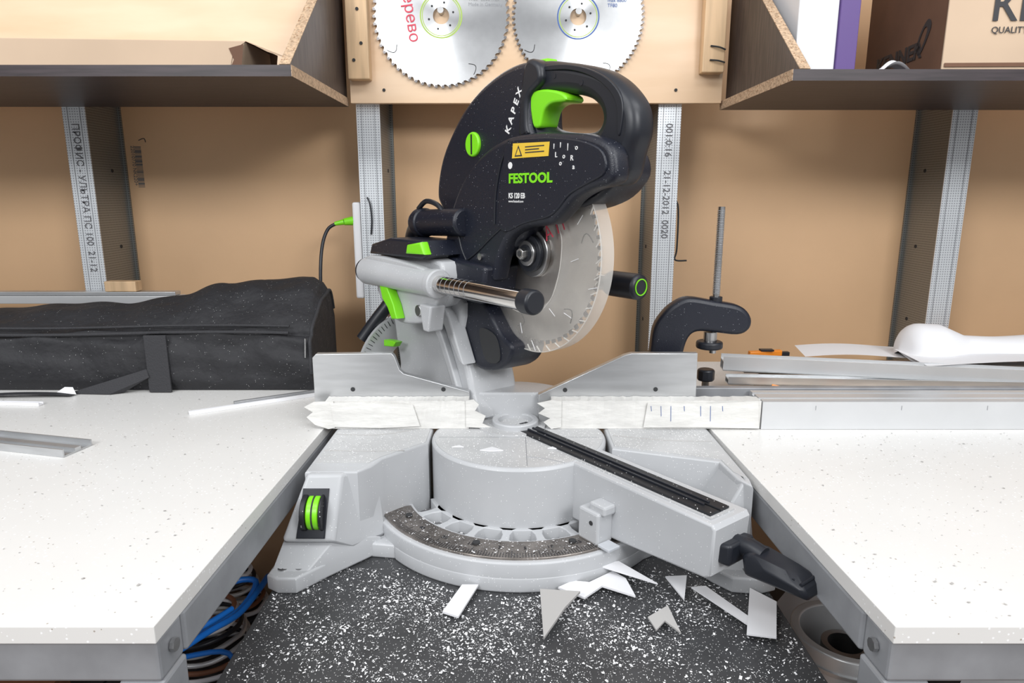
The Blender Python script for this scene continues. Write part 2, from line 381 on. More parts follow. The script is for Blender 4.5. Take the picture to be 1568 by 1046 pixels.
chips('sawdust',900,lambda r:(r.uniform(.33,.95),r.uniform(.51,.98)),.0001,.0007,.0030,M_offg,6)
def tt(r):
    a=r.uniform(0,6.28);q=.125*math.sqrt(r.random()); return (.01+q*math.cos(a),.958+q*math.sin(a))
chips('sawdust',300,tt,.0009,.0006,.003,M_chips,8)
def sc_(r):
    a=math.radians(r.uniform(205,330));q=r.uniform(.168,.205); return (.01+q*math.cos(a),.958+q*math.sin(a))
chips('sawdust',650,sc_,-.0817,.0005,.003,M_chips,9)
def pk_(r):
    a=math.radians(r.uniform(205,320));q=r.uniform(.135,.165); return (.01+q*math.cos(a),.958+q*math.sin(a))
chips('sawdust',700,pk_,-.0990,.0006,.004,M_chips,11)
chips('sawdust',260,lambda r:(r.uniform(-.26,-.19),r.uniform(.87,.98)),.0009,.0006,.0028,M_chips,12)
chips('sawdust',260,lambda r:(r.uniform(.15,.285),r.uniform(.92,.98)),.0009,.0006,.0028,M_chips,13)
def offcut(pts,z,t,m,tilt=0,name='laminate_offcut'):
    group(name)
    my=min(p[1] for p in pts)
    sh=shape('piece',pts,0,t,TOP,m)
    for v in sh.data.vertices: v.co.z+=z+(v.co.y-my)*tilt
offcut([(-.061,.748),(-.041,.748),(-.061,.688),(-.080,.697)],-.121,.0025,M_off,.05)
offcut([(.056,.742),(.075,.755),(.095,.752),(.127,.775),(.141,.760),(.147,.725),(.110,.745),(.086,.722)],-.119,.0025,M_off,.06)
offcut([(.105,.775),(.135,.782),(.175,.735)],-.108,.002,M_off,.05)
offcut([(.033,.720),(.080,.716),(.060,.690),(.034,.645)],-.118,.003,M_offg,.15)
offcut([(.190,.760),(.217,.762),(.203,.717)],-.118,.002,M_off,.1)
offcut([(.217,.740),(.235,.742),(.283,.660),(.275,.653)],-.12,.002,M_off,.05)
offcut([(.286,.735),(.308,.708),(.284,.645),(.254,.651)],-.1165,.002,M_off,.03)
offcut([(.152,.677),(.178,.694),(.184,.655),(.170,.672),(.158,.659)],-.118,.002,M_offg,.2)
offcut([(-.045,.893),(-.028,.905),(-.012,.892),(-.03,.889)],.001,.0015,M_off)
offcut([(-.085,.905),(-.075,.912),(-.068,.905)],.001,.0015,M_off)
offcut([(.05,.90),(.060,.908),(.063,.899)],.001,.0015,M_off)

# ---------------------------------------------------------------- mitre saw
T=(.01,.958)
group('miter_saw')
left=[(-.300,.752),(-.285,.742),(-.262,.742),(-.235,.775),(-.212,.815),(-.19,.828),(-.152,.822)]
rimarc=arc(T[0],T[1],.215,220,320,40)
right=[(.19,.83),(.222,.81),(.250,.765),(.268,.744),(.30,.740),(.322,.748),(.318,.80),(.305,1.10),(-.275,1.10),(-.298,.80)]
shape('base_plate',left+rimarc+right,-.125,-.104,TOP,M_cast,.003)
ro=arc(T[0],T[1],.2145,196,344,60); ri=arc(T[0],T[1],.168,344,196,60)
shape('rim',ro+ri,-.118,-.085,TOP,M_cast,.003)
ro=arc(T[0],T[1],.2075,202,330,60); ri=arc(T[0],T[1],.166,330,202,60)
shape('miter_scale',ro+ri,-.086,-.082,TOP,M_scale,.0008)
v=[];fc=[]
for i in range(110):
    a=math.radians(212+i*1.0); l=.010 if i%5 else .016
    r0=.2055; w=.00035
    ca,sa=math.cos(a),math.sin(a); b=len(v)
    for (r,t) in ((r0,-w),(r0,w),(r0-l,w),(r0-l,-w)): v.append((T[0]+r*ca-t*sa,T[1]+r*sa+t*ca,-.0817))
    fc.append((b,b+1,b+2,b+3))
mesh('scale_ticks',v,fc,M_txtk)
for i,a in enumerate((225,238,250,262,272,282,294,306)):
    aa=math.radians(a)
    f=fr((-math.sin(aa),math.cos(aa),0),(-math.cos(aa),-math.sin(aa),0),(0,0,1),(T[0]+.186*math.cos(aa),T[1]+.186*math.sin(aa),-.0817))
    text('scale_digit_%d'%i,str(abs(int(round((a-267)/5.0)*5))),0,0,0,.009,f,M_txtk,ext=.0001,align='CENTER')
for i,a in enumerate((212,252,292,322)):
    aa=math.radians(a); c_=(T[0]+.179*math.cos(aa),T[1]+.179*math.sin(aa)); cyl('scale_screw_%d'%i,(*c_,-.0819),(*c_,-.0800),.0048,M_dark,seg=16)
# ring of rounded pockets between the turntable and the scale
shape('pocket_floor',arc(T[0],T[1],.17,196,344,50)+arc(T[0],T[1],.125,344,196,50),-.1045,-.100,TOP,M_pocket)
for i,a in enumerate((212,229,246,263,280,297)):
    aa=math.radians(a); f=fr((math.cos(aa),math.sin(aa),0),(-math.sin(aa),math.cos(aa),0),(0,0,1),(T[0],T[1],0))
    shape('rib_%d'%i,[(.126,-.016),(.133,-.008),(.145,-.005),(.158,-.006),(.169,-.015),(.169,.015),(.158,.006),(.145,.005),(.133,.008),(.126,.016)],-.104,-.084,f,M_cast,.0015)
    bb=math.radians(a+8.5)
    cyl('pocket_shade_%d'%i,(T[0]+.15*math.cos(bb),T[1]+.15*math.sin(bb),-.1001),(T[0]+.15*math.cos(bb),T[1]+.15*math.sin(bb),-.0993),.009,M_dark,seg=20)  # flat dark disc paints the shade of an opening
shape('pocket_ring',arc(T[0],T[1],.134,196,344,50)+arc(T[0],T[1],.124,344,196,50),-.104,-.084,TOP,M_cast,.001)
shape('pocket_lip',arc(T[0],T[1],.168,196,344,50)+arc(T[0],T[1],.162,344,196,50),-.104,-.0835,TOP,M_cast,.001)
# turntable
cyl('turntable',(T[0],T[1],-.104),(T[0],T[1],0),.1285,M_cast,seg=96,bev=.004)
cyl('turntable_top',(T[0],T[1],-.002),(T[0],T[1],.0006),.1235,M_castT,seg=96)
tube('turntable_seam',[(.02,.955,.0006),(.02,.84,.0006)],.0005,M_frame,n=1)
tube('turntable_seam_arc',[(.02+.05*t,.87-.02*t*t,.0006) for t in (0,.3,.6,1)],.0005,M_frame,n=3)
box('turntable_mid_seam',T[0]-.118,T[0]+.118,.948,.9485,.0006,.0009,M_frame)
# wings
shape('wing_left',[(-.268,1.09),(-.121,1.09),(-.121,.925),(-.176,.868),(-.186,.84),(-.200,.822),(-.268,.822)],-.105,0,TOP,M_cast,.003)
shape('wing_left_top',[(-.262,1.08),(-.125,1.08),(-.125,.93),(-.178,.874),(-.192,.85),(-.262,.85)],-.001,.0006,TOP,M_castT)
shape('wing_right',[(.298,1.09),(.1415,1.09),(.1415,.905),(.278,.856),(.284,.80),(.296,.775),(.300,.80)],-.105,0,TOP,M_cast,.003)
shape('wing_right_top',[(.294,1.08),(.146,1.08),(.146,.912),(.282,.862),(.286,.82),(.295,.80)],-.001,.0006,TOP,M_castT)
for i,y in enumerate((.895,.96)):
    tube('groove_left_%d'%i,[(-.262,y,.0008),(-.20,y-.003,.0008),(-.15,y+.02*i,.0008)],.0006,M_offg,n=3,res=1)
tube('groove_right',[(.29,.93,.0008),(.22,.935,.0008),(.15,.955,.0008)],.0006,M_offg,n=3,res=1)
hull('housing_left',[(-.266,.87,0),(-.186,.865,0),(-.263,.815,-.001),(-.219,.815,-.001),(-.291,.785,-.078),(-.226,.785,-.078),(-.291,.87,-.105),(-.185,.845,-.06),(-.172,.85,-.104),(-.205,.81,-.100)],M_cast,.004)
hull('foot_left',[(-.299,.752,-.112),(-.285,.743,-.113),(-.262,.744,-.113),(-.292,.80,-.080),(-.226,.80,-.080),(-.205,.822,-.104),(-.175,.84,-.100),(-.299,.752,-.124),(-.285,.743,-.124),(-.262,.744,-.124),(-.205,.822,-.124),(-.175,.84,-.124),(-.292,.82,-.124)],M_cast,.003)
hull('foot_right',[(.321,.750,-.112),(.30,.742,-.113),(.27,.746,-.113),(.312,.80,-.080),(.245,.80,-.085),(.225,.822,-.104),(.321,.750,-.124),(.30,.742,-.124),(.27,.746,-.124),(.225,.822,-.124),(.312,.84,-.124)],M_cast,.003)
hull('housing_right',[(.298,.87,0),(.283,.86,0),(.296,.79,0),(.289,.79,0),(.304,.78,-.08),(.25,.79,-.08),(.304,.87,-.1),(.23,.87,-.1)],M_cast,.004)
for i,(x,y,z) in enumerate(((-.284,.764,-.104),(-.264,.766,-.104),(.292,.762,-.104))):
    cyl('foot_screw_%d'%i,(x,y,z-.006),(x,y,z+.0015),.0065,M_steel,seg=20); cyl('foot_screw_socket_%d'%i,(x,y,z+.0014),(x,y,z+.0018),.003,M_dark,seg=6)
# clamping knob in housing
sl=math.atan2(.03,.077)
fk=fr((1,0,0),(0,math.sin(sl),math.cos(sl)),(0,-math.cos(sl),math.sin(sl)),(-.2525,.798,-.043))
shape('knob_pocket',[(-.020,-.034),(.016,-.034),(.019,.028),(-.014,.028)],-.002,.0025,fk,M_blk2,.001)
cyl('knob_wheel',fk@Vector((-.006,-.002,-.004)),fk@Vector((.010,-.002,-.004)),.022,M_green,seg=40,bev=.002)
cyl('knob_rim_left',fk@Vector((-.013,-.002,-.004)),fk@Vector((-.0065,-.002,-.004)),.0235,M_blkD,seg=40,bev=.001)
cyl('knob_rim_right',fk@Vector((.0105,-.002,-.004)),fk@Vector((.014,-.002,-.004)),.0235,M_blkD,seg=40,bev=.001)
cyl('knob_rim_mid',fk@Vector((.001,-.002,-.004)),fk@Vector((.003,-.002,-.004)),.0225,M_dark,seg=40)
# mitre arm
shape('arm_body',[(.06,-.0005),(.330,-.0005),(.334,-.006),(.331,-.062),(.325,-.067),(.18,-.080),(.10,-.081),(.06,-.081)],-.036,.030,HEAD,M_cast,.003)
box('kerf_channel',-.05,.322,-.021,.021,-.001,.0012,M_castT,f=ARMT)
box('kerf_strip_a',-.052,.318,-.0175,-.002,.001,.0042,M_blkD,.0008,f=ARMT)
box('kerf_strip_b',-.052,.318,.002,.0175,.001,.0042,M_blkD,.0008,f=ARMT)
box('kerf_slot',-.052,.318,-.002,.002,.0008,.0016,M_dark,f=ARMT)
box('kerf_ridge_a',-.04,.300,-.0060,-.003,.004,.0066,M_blk2,.0006,f=ARMT)
box('kerf_ridge_b',-.04,.300,.003,.0060,.004,.0066,M_blk2,.0006,f=ARMT)
box('pointer_block',.146,.182,-.055,-.028,-.083,-.040,M_cast,.003,f=ARMT)
box('pointer_block_step',.160,.188,-.050,-.029,-.043,-.030,M_cast,.003,f=ARMT)
cyl('pointer_screw',H(.170,.056,-.055),H(.170,.053,-.055),.003,M_dark,seg=16)
box('pointer_lens',.183,.203,-.056,-.036,-.082,-.078,M_bag,.001,f=ARMT)
# mitre lever handle
LZ=.010
tube('lever_neck',[H(.328,-.012,-.045+LZ),H(.35,-.012,-.042+LZ),H(.368,-.012,-.045+LZ)],.011,M_blk2)
hull('lever_grip',[H(.350,.004,-.046+LZ),H(.350,-.028,-.046+LZ),H(.385,.008,-.048+LZ),H(.385,-.034,-.048+LZ),H(.425,.006,-.052+LZ),H(.425,-.032,-.052+LZ),H(.430,.002,-.064+LZ),H(.43,-.028,-.064+LZ),H(.355,.004,-.068+LZ),H(.355,-.028,-.068+LZ),H(.36,.002,-.038+LZ),H(.36,-.026,-.038+LZ),H(.41,-.002,-.043+LZ),H(.41,-.024,-.043+LZ)],M_blk2,.005)
hull('lever_latch',[H(.330,.018,-.026),H(.330,-.03,-.026),H(.345,.015,-.024),H(.345,-.03,-.024),H(.330,.018,-.050),H(.330,-.03,-.050),H(.345,.015,-.050),H(.345,-.03,-.050)],M_blk2,.004)
for i in range(6): tube('grip_rib_%d'%i,[H(.375+.009*i,.002,-.0435-.001*i+LZ),H(.375+.009*i,-.026,-.0435-.001*i+LZ)],.0018,M_blk2,n=2)
# fences
shape('fence_left',[(-.306,.001),(-.306,.106),(-.300,.112),(-.184,.113),(-.180,.108),(-.173,.087),(-.167,.081),(-.066,.052),(-.064,.001)],-1.022,-1.010,FRONT,M_alu,.001)
shape('fence_right',[(.041,.001),(.041,.047),(.172,.110),(.183,.113),(.284,.113),(.286,.001)],-1.022,-1.010,FRONT,M_alu,.001)
for i,(x,z) in enumerate(((-.246,.056),(-.106,.056),(.082,.055),(.222,.056))): cyl('fence_hole_%d'%i,(x,1.0098,z),(x,1.0094,z),.0035,M_dark,seg=16)
# rear of turntable
shape('turntable_rear',[(-.11,1.024)]+arc(.0,.99,.105,160,20,20)+[(.11,1.024)],-.05,.046,TOP,M_cast,.004)
cyl('pivot_ring',(.005,1.0,.0),(.005,1.0,.012),.036,M_cast,seg=48,bev=.002,hole=.026)
cyl('pivot_ring_outer',(.0,1.0,.0),(.0,1.0,.004),.052,M_castT,seg=48)
# tilt column (plane of the blade)
col=[(-.365,.20),(-.36,.116),(-.345,.05),(-.34,0),(-.112,0),(-.110,.045),(-.125,.09),(-.145,.125),(-.15,.20)]
shape('tilt_column',cm(col,4),-.045,.045,HEAD,M_cast,.008)
shape('tilt_column_rib',cm([(-.20,.16),(-.16,.10),(-.125,.03),(-.115,.0),(-.13,.0),(-.15,.05),(-.19,.12),(-.22,.16)],4),.044,.056,HEAD,M_cast,.003)
shape('column_recess',cm([(-.150,.03),(-.165,.075),(-.155,.078),(-.142,.04)],3),.0452,.0458,HEAD,M_frame)
cyl('bevel_scale_disc',H(-.378,.0,.025),H(-.370,.0,.025),.115,M_aluL,seg=72,hole=.06)
for i in range(36):
    a=math.radians(10+i*4)
    p=lambda r:H(-.3695,r*math.cos(a),.025+r*math.sin(a))
    tube('bevel_tick_%d'%i,[p(.102),p(.112)],.0006,M_txtk,n=1,res=1)
# rail carrier casting
ZR=.2236
for sgn,nm in ((1,'left'),(-1,'right')):
    n0=.103*sgn
    cyl('rail_sleeve_'+nm,H(-.335,n0,ZR),H(-.108,n0,ZR),.0235,M_cast,r2=.0195,bev=.003)
    cyl('rail_sleeve_collar_'+nm,H(-.118,n0,ZR),H(-.104,n0,ZR),.0215,M_cast,bev=.002)
    cyl('rail_'+nm,H(-.33,n0,ZR),H(.095,n0,ZR),.0127,M_chrome)
    cyl('rail_back_cap_'+nm,H(-.345,n0,ZR),H(-.333,n0,ZR),.021,M_blk2,bev=.003)
cyl('rail_cap_left',H(.092,.103,ZR),H(.115,.103,ZR),.0155,M_blk2,bev=.003)
for i in range(7): cyl('rail_mark_%d'%i,H(-.095+.012*i,.103,ZR),H(-.094+.012*i,.103,ZR),.01285,M_frame)
cyl('rail_grip_right',H(.035,-.103,ZR),H(.096,-.103,ZR),.0185,M_blk2,bev=.005)
cyl('grip_ring_right',H(.0955,-.103,ZR),H(.0972,-.103,ZR),.0120,M_green,hole=.0105)
shape('carrier_bridge',cm([(-.33,.17),(-.335,.235),(-.32,.252),(-.15,.255),(-.125,.24),(-.13,.21),(-.17,.175)],3),-.085,.085,HEAD,M_cast,.006)
shape('carrier_skirt_left',cm([(-.30,.205),(-.285,.175),(-.25,.150),(-.20,.150),(-.14,.165),(-.125,.185),(-.125,.21)],3),.080,.100,HEAD,M_cast,.004)
shape('carrier_top_rib',cm([(-.325,.235),(-.31,.252),(-.16,.247),(-.12,.236),(-.13,.228),(-.3,.232)],3),.098,.112,HEAD,M_cast,.003)
hull('carrier_lug',[H(-.15,.112,.19),H(-.115,.112,.19),H(-.14,.112,.150),H(-.125,.112,.150),H(-.15,.085,.19),H(-.115,.085,.19),H(-.14,.085,.150),H(-.125,.085,.150)],M_cast,.003)
cyl('carrier_bolt',H(-.168,.100,.176),H(-.168,.104,.176),.009,M_steel,seg=24,bev=.001)
shape('tilt_lever_green',[(-.270,.205),(-.245,.205),(-.225,.180),(-.215,.158),(-.232,.155),(-.245,.172),(-.262,.185)],.100,.116,HEAD,M_green,.002)
shape('lock_lever_green',[(-.345,.085),(-.31,.09),(-.30,.10),(-.315,.10),(-.345,.097)],.06,.075,HEAD,M_green,.002)
shape('top_cover_black',[(-.325,.253),(-.315,.270),(-.25,.283),(-.15,.283),(-.135,.262),(-.15,.256)],.035,.105,HEAD,M_blk,.004)
shape('top_lever_green',[(-.19,.262),(-.185,.276),(-.145,.282),(-.135,.264)],.095,.110,HEAD,M_green,.003)
cyl('hose_port',H(-.262,.045,.305),H(-.12,.045,.31),.021,M_blk,bev=.004)
cyl('hose_port_collar',H(-.255,.045,.305),H(-.235,.045,.306),.0235,M_blk,bev=.003)
tube('loop_handle',[H(-.25,.05,.328),H(-.225,.05,.340),H(-.19,.05,.334),H(-.17,.05,.318)],.004,M_blk2)
tube('saw_hose',[H(-.26,.045,.305),H(-.31,.03,.28),H(-.36,.02,.2),H(-.39,.07,.12),H(-.40,.09,.09)],.012,M_blk2)
# carriage under the head, dust chute
hull('carriage',[H(-.19,.06,.26),H(-.05,.06,.25),H(-.19,-.085,.26),H(-.05,-.085,.25),H(-.18,.06,.195),H(-.06,.06,.195),H(-.18,-.085,.195),H(-.06,-.085,.195)],M_blk,.006)
shape('dust_chute',cm([(-.175,.185),(-.165,.155),(-.140,.120),(-.115,.088),(-.07,.090),(-.035,.108),(-.022,.135),(-.05,.15),(-.09,.19),(-.12,.205)],4),-.03,.034,HEAD,M_blk,.006)
shape('dust_chute_lip',[(-.172,.182),(-.150,.165),(-.128,.125),(-.112,.095),(-.124,.098),(-.145,.125),(-.175,.160)],.034,.060,HEAD,M_cast,.003)
shape('chute_inner',cm([(-.10,.15),(-.085,.105),(-.05,.110),(-.06,.145)],4),.0342,.036,HEAD,M_dark)
# upper blade guard (rear half of the head)
body=[(-.225,.345),(-.222,.374),(-.207,.409),(-.181,.441),(-.147,.472),(-.101,.498),(-.047,.515),(.0,.519),(.012,.505),(.010,.46),(.016,.43),(.05,.40),(.03,.33),(-.04,.27),(-.12,.25),(-.185,.262),(-.20,.29),(-.212,.325)]
shape('upper_guard',cm(body,5),-.032,.030,HEAD,M_blk,.008)
front=[(.092,.424),(.042,.427),(-.020,.424),(-.073,.407),(-.120,.377),(-.152,.339),(-.172,.299),(-.187,.250),(-.178,.234),(-.146,.227),(-.110,.225),(-.055,.228),(-.045,.240),(-.036,.263),(-.016,.291),(.016,.306),(.060,.312),(.076,.315),(.096,.329),(.117,.345),(.145,.356),(.171,.361),(.183,.372),(.175,.403),(.14,.418)]
shape('head_front_cover',cm(front,4),.018,.046,HEAD,M_blk,.007)
tube('cover_seam_outer',[H(s,.0465,z) for s,z in ((-.012,.420),(-.03,.39),(-.042,.35),(-.045,.31))],.0016,M_blk2)
tube('cover_seam_arc',[H(s,.0465,z) for s,z in ((-.15,.24),(-.10,.262),(-.055,.29),(-.03,.305))],.0016,M_blk2)
tube('cover_seam_arc_low',[H(s,.0465,z) for s,z in ((-.14,.30),(-.13,.27),(-.11,.245))],.0016,M_blk2)
shape('cover_step',cm([(-.015,.418),(.04,.421),(.09,.418),(.135,.411),(.165,.398),(.17,.375),(.14,.362),(.11,.350),(.09,.333),(.07,.322),(.02,.312),(-.018,.300),(-.035,.31),(-.033,.35),(-.024,.39)],4),.044,.0482,HEAD,M_blk,.002)
# rear body volume, motor
shape('gear_case',cm([(.13,.41),(.16,.38),(.14,.352),(.10,.335),(.02,.32),(-.06,.29),(-.12,.28),(-.15,.33),(-.10,.39),(0,.42)],4),-.045,.016,HEAD,M_blk,.006)
cyl('motor_housing',H(-.10,-.03,.36),H(-.10,-.12,.36),.046,M_blk,bev=.008)
# handle
hout=[(-.02,.50),(.010,.519),(.061,.512),(.114,.499),(.146,.485),(.171,.465),(.185,.445),(.188,.420),(.180,.396),(.172,.370),(.15,.36),(.10,.38),(.04,.40),(-.01,.43)]
hin=[(.030,.476),(.072,.473),(.102,.466),(.120,.457),(.130,.446),(.131,.434),(.119,.425),(.087,.425),(.046,.431),(.022,.440),(.014,.455),(.018,.470)]
shape('d_handle',cm(hout,5),-.018,.022,HEAD,M_blk2,.013,holes=[cm(hin,4)])
shape('handle_bridge',cm([(.0,.515),(.028,.514),(.034,.492),(.010,.475),(.008,.440),(.012,.428),(-.012,.43)],4),-.02,.032,HEAD,M_blk2,.006)
shape('handle_bevel_panel',cm([(.03,.505),(.075,.500),(.115,.488),(.145,.470),(.160,.450),(.163,.42),(.168,.42),(.170,.452),(.152,.476),(.118,.494),(.075,.506),(.035,.510)],4),.019,.0235,HEAD,M_blk2,.001)
shape('top_button_green',[(-.012,.515),(.0,.524),(.02,.523),(.025,.515)],-.010,.010,HEAD,M_green,.003)
shape('trigger_green',cm([(.006,.478),(.030,.482),(.059,.477),(.075,.470),(.074,.463),(.050,.463),(.036,.457),(.030,.445),(.026,.436),(.014,.437),(.008,.455)],3),-.006,.026,HEAD,M_green,.003)
for i,(s,z) in enumerate(((.05,.496),(.10,.482),(.165,.425),(-.105,.242),(.15,.385))): cyl('cover_screw_%d'%i,H(s,.02,z),H(s,.0475 if i==3 else .0225,z),.0035,M_blk2,seg=16)
cyl('cover_bolt',H(-.08,.046,.262),H(-.08,.049,.262),.005,M_steel,seg=20)
cyl('green_dial',H(-.118,.026,.422),H(-.118,.0345,.422),.0175,M_green,bev=.002,seg=40)
box('dial_slot',-.1195,-.1165,-.0352,-.034,.408,.436,M_blk2,f=ARMT)
DP=.0486
shape('warning_label',[(-.002,.397),(.072,.397),(.074,.414),(-.0,.416)],DP,DP+.0004,HEAD,M_yel)
shape('warning_triangle',[(.004,.399),(.020,.399),(.012,.413)],DP+.0005,DP+.0007,HEAD,M_txtk); shape('warning_triangle_in',[(.007,.4006),(.017,.4006),(.012,.4095)],DP+.0007,DP+.0009,HEAD,M_yel)
for i in range(3): box('label_text_%d'%i,.026,.064-.01*(i%2),-DP-.0007,-DP-.0005,.4025+.0035*i,.4038+.0035*i,M_txtk,f=ARMT)
text('brand_lettering','FESTOOL',-.010,.3655,DP,.0170,HEAD,M_green,sx=1.26,bold=.0006)
text('type_lettering','KS 120 EB',-.010,.3455,DP,.0098,HEAD,M_txtw,sx=.85,bold=.0002)
text('web_lettering','www.festool.com',-.010,.3400,DP,.0045,HEAD,M_txtw)
text('logo_lettering','K A P E X',-.033,.430,.0305,.015,HEAD,M_txtw,rot=math.radians(62),bold=.0003)
for i,(s,z,t) in enumerate(((.085,.408,'l'),(.097,.409,'l'),(.110,.407,'|'),(.088,.398,'L'),(.102,.396,'o'),(.116,.393,'R'),(.124,.405,'o'),(.096,.388,'o'),(.120,.383,'a'))):
    text('icon_%d'%i,t,s-.004,z-.003,DP,.0088,HEAD,M_txtw,bold=.0001)
cyl('icon_dot',H(-.006,DP,.388),H(-.006,DP+.0005,.388),.0045,M_txtw,seg=16)
# blade on the saw
BC=(-.010,.270)
fB=fr(dv,(0,0,1),nv,tuple(H(BC[0],0,BC[1])))
shape('blade',blade_outline(.130,60,.005),-.0012,.0012,fB,M_blade2,holes=[circ(.008)],bake=False)
teeth(fB,.130,60,.0050,0,.0018)
for k in range(6):
    a0=math.radians(k*60+10); tube('blade_slot_%d'%k,[fB@Vector(((.118-.022*t)*math.cos(a0+.12*math.sin(t*3)),(.118-.022*t)*math.sin(a0+.12*math.sin(t*3)),.0014)) for t in (0,.25,.5,.75,1)],.0007,M_dark,n=2,res=1)
cyl('flange_outer',fB@Vector((0,0,.0012)),fB@Vector((0,0,.008)),.034,M_steel,bev=.001)
cyl('flange_ring',fB@Vector((0,0,.008)),fB@Vector((0,0,.014)),.026,M_blk2,bev=.001)
cyl('flange_cap',fB@Vector((0,0,.014)),fB@Vector((0,0,.019)),.018,M_steel,bev=.001)
cyl('arbor_ring',fB@Vector((0,0,.019)),fB@Vector((0,0,.0205)),.012,M_blk2)
cyl('arbor_bolt',fB@Vector((0,0,.019)),fB@Vector((0,0,.030)),.0085,M_steel,seg=6,bev=.001)
cyl('arbor_socket',fB@Vector((0,0,.0301)),fB@Vector((0,0,.0304)),.0045,M_dark,seg=6)
# transparent lower guard
gp=arc(0,0,.1405,-160,58,70)+[(.058,.05),(.066,.02),(.062,-.02),(.045,-.06),(.01,-.085),(-.04,-.085),(-.09,-.06)]
shape('clear_guard_near',gp,.0085,.0102,fB,M_clear)
shape('clear_guard_far',gp,-.012,-.0105,fB,M_clear)
n=90; v=[];fc=[]
for i in range(n+1):
    a=math.radians(-160+218*i/n)
    for z in (-.012,.0102): v.append(fB@Vector((.1407*math.cos(a),.1407*math.sin(a),z)))
for i in range(n): fc.append((2*i,2*i+1,2*i+3,2*i+2))
mesh('clear_guard_rim',v,fc,M_clearR,True)
tube('guard_outer_edge',[fB@Vector((.1405*math.cos(math.radians(a)),.1405*math.sin(math.radians(a)),.0104)) for a in range(-160,59,6)],.0008,M_clearR,n=2,res=2)
tube('guard_inner_edge',[fB@Vector((x,y,.0104)) for x,y in [(.065,.118),(.058,.05),(.066,.02),(.062,-.02),(.045,-.06),(.01,-.085),(-.04,-.085),(-.09,-.06)]],.0006,M_clearR,n=5,res=2)
for k in range(24):
    a=math.radians(-155+k*9)
    tube('guard_rib_%d'%k,[fB@Vector((.132*math.cos(a),.132*math.sin(a),.0106)),fB@Vector((.1405*math.cos(a+.05),.1405*math.sin(a+.05),.0106))],.0010,M_clearR,n=1,res=1)
for k in range(9):
    a=math.radians(-130+k*21+7*(k%2)); r=.085+.02*(k%3)
    tube('guard_scratch_%d'%k,[fB@Vector((r*math.cos(a),r*math.sin(a),.0106)),fB@Vector(((r+.014)*math.cos(a+.06),(r+.014)*math.sin(a+.06),.0106))],.0005,M_paper,n=1,res=1)
text('blade_note','А П',.035,.018,.0112,.026,fB,M_red,rot=math.radians(25),ext=.0001)

# ---------------------------------------------------------------- taped sacrificial strips
def rough_strip(name,x0,x1,y0,y1,z0,z1,amp):
    n=60; v=[];fc=[]
    rnd=random.Random(len(name)+int(x0*1000))
    for i in range(n+1):
        x=x0+(x1-x0)*i/n
        e=[rnd.uniform(-amp,amp) for _ in range(4)]
        v+= [(x,y0,z0),(x,y0+e[0]*.3-.0004,z0+(z1-z0)*.5),(x,y0+e[1]*.3,z1+e[2]*.5),(x,y1,z1+e[3]*.5),(x,y1,z0)]
    for i in range(n):
        a=5*i;b=5*(i+1)
        for k in range(5): fc.append((a+k,b+k,b+(k+1)%5,a+(k+1)%5))
    fc.append((0,1,2,3,4)); fc.append(tuple(5*n+k for k in (4,3,2,1,0)))
    me=mesh(name,v,fc,M_tape)
    bm=bmesh.new(); bm.from_mesh(me.data); bmesh.ops.recalc_face_normals(bm,faces=bm.faces); bm.to_mesh(me.data); bm.free()
def torn(name,pts,d0=0):
    shape(name,pts,-.984+d0,-.9825+d0,FRONT,M_tape)
group('taped_fence_strip')
rough_strip('strip',-.283,-.066,.985,1.009,.0008,.045,.0016)
torn('torn_end_right',[(-.070,.004),(-.070,.046),(-.058,.048),(-.05,.040),(-.056,.030),(-.04,.022),(-.045,.010),(-.028,.002)])
torn('torn_end_left',[(-.270,.003),(-.280,.001),(-.300,.008),(-.312,.020),(-.302,.028),(-.315,.036),(-.300,.044),(-.270,.045)])
torn('tape_layer',[(-.27,.005),(-.275,.042),(-.24,.044),(-.15,.040),(-.14,.006),(-.20,.003)],.001)
group('taped_fence_strip')
rough_strip('strip',.060,.378,.985,1.009,.0008,.045,.0016)
torn('torn_end_left',[(.075,.004),(.060,.001),(.048,.012),(.058,.018),(.040,.026),(.050,.034),(.038,.042),(.060,.047),(.075,.045)])
torn('tape_layer',[(.20,.004),(.205,.043),(.30,.042),(.372,.046),(.376,.002),(.29,.004)],.001)
for i,x in enumerate((.21,.225,.24,.26,.285,.30,.318)):
    h=.008+.008*(i%3); tube('pencil_mark_%d'%i,[(x,.9812,.038),(x+.001,.9812,.038-h)],.0004,M_bring,n=1,res=1)

# ---------------------------------------------------------------- extrusion fence on right bench
group('aluminium_stop_rail')
shape('profile',[(.983,.0005),(.983,.044),(.987,.045),(.995,.045),(.995,.042),(1.003,.042),(1.003,.045),(1.022,.045),(1.022,.041),(1.03,.041),(1.03,.045),(1.042,.045),(1.042,.0005)],.3795,1.6,SIDE,M_aluL)
for i in range(5): tube('tick_%d'%i,[(.46+.13*i,.9826,.038),(.46+.13*i,.9826,.031)],.0003,M_frame,n=1,res=1)
box('rear_strip',.29,1.6,1.048,1.062,.0005,.047,M_frame,.001)

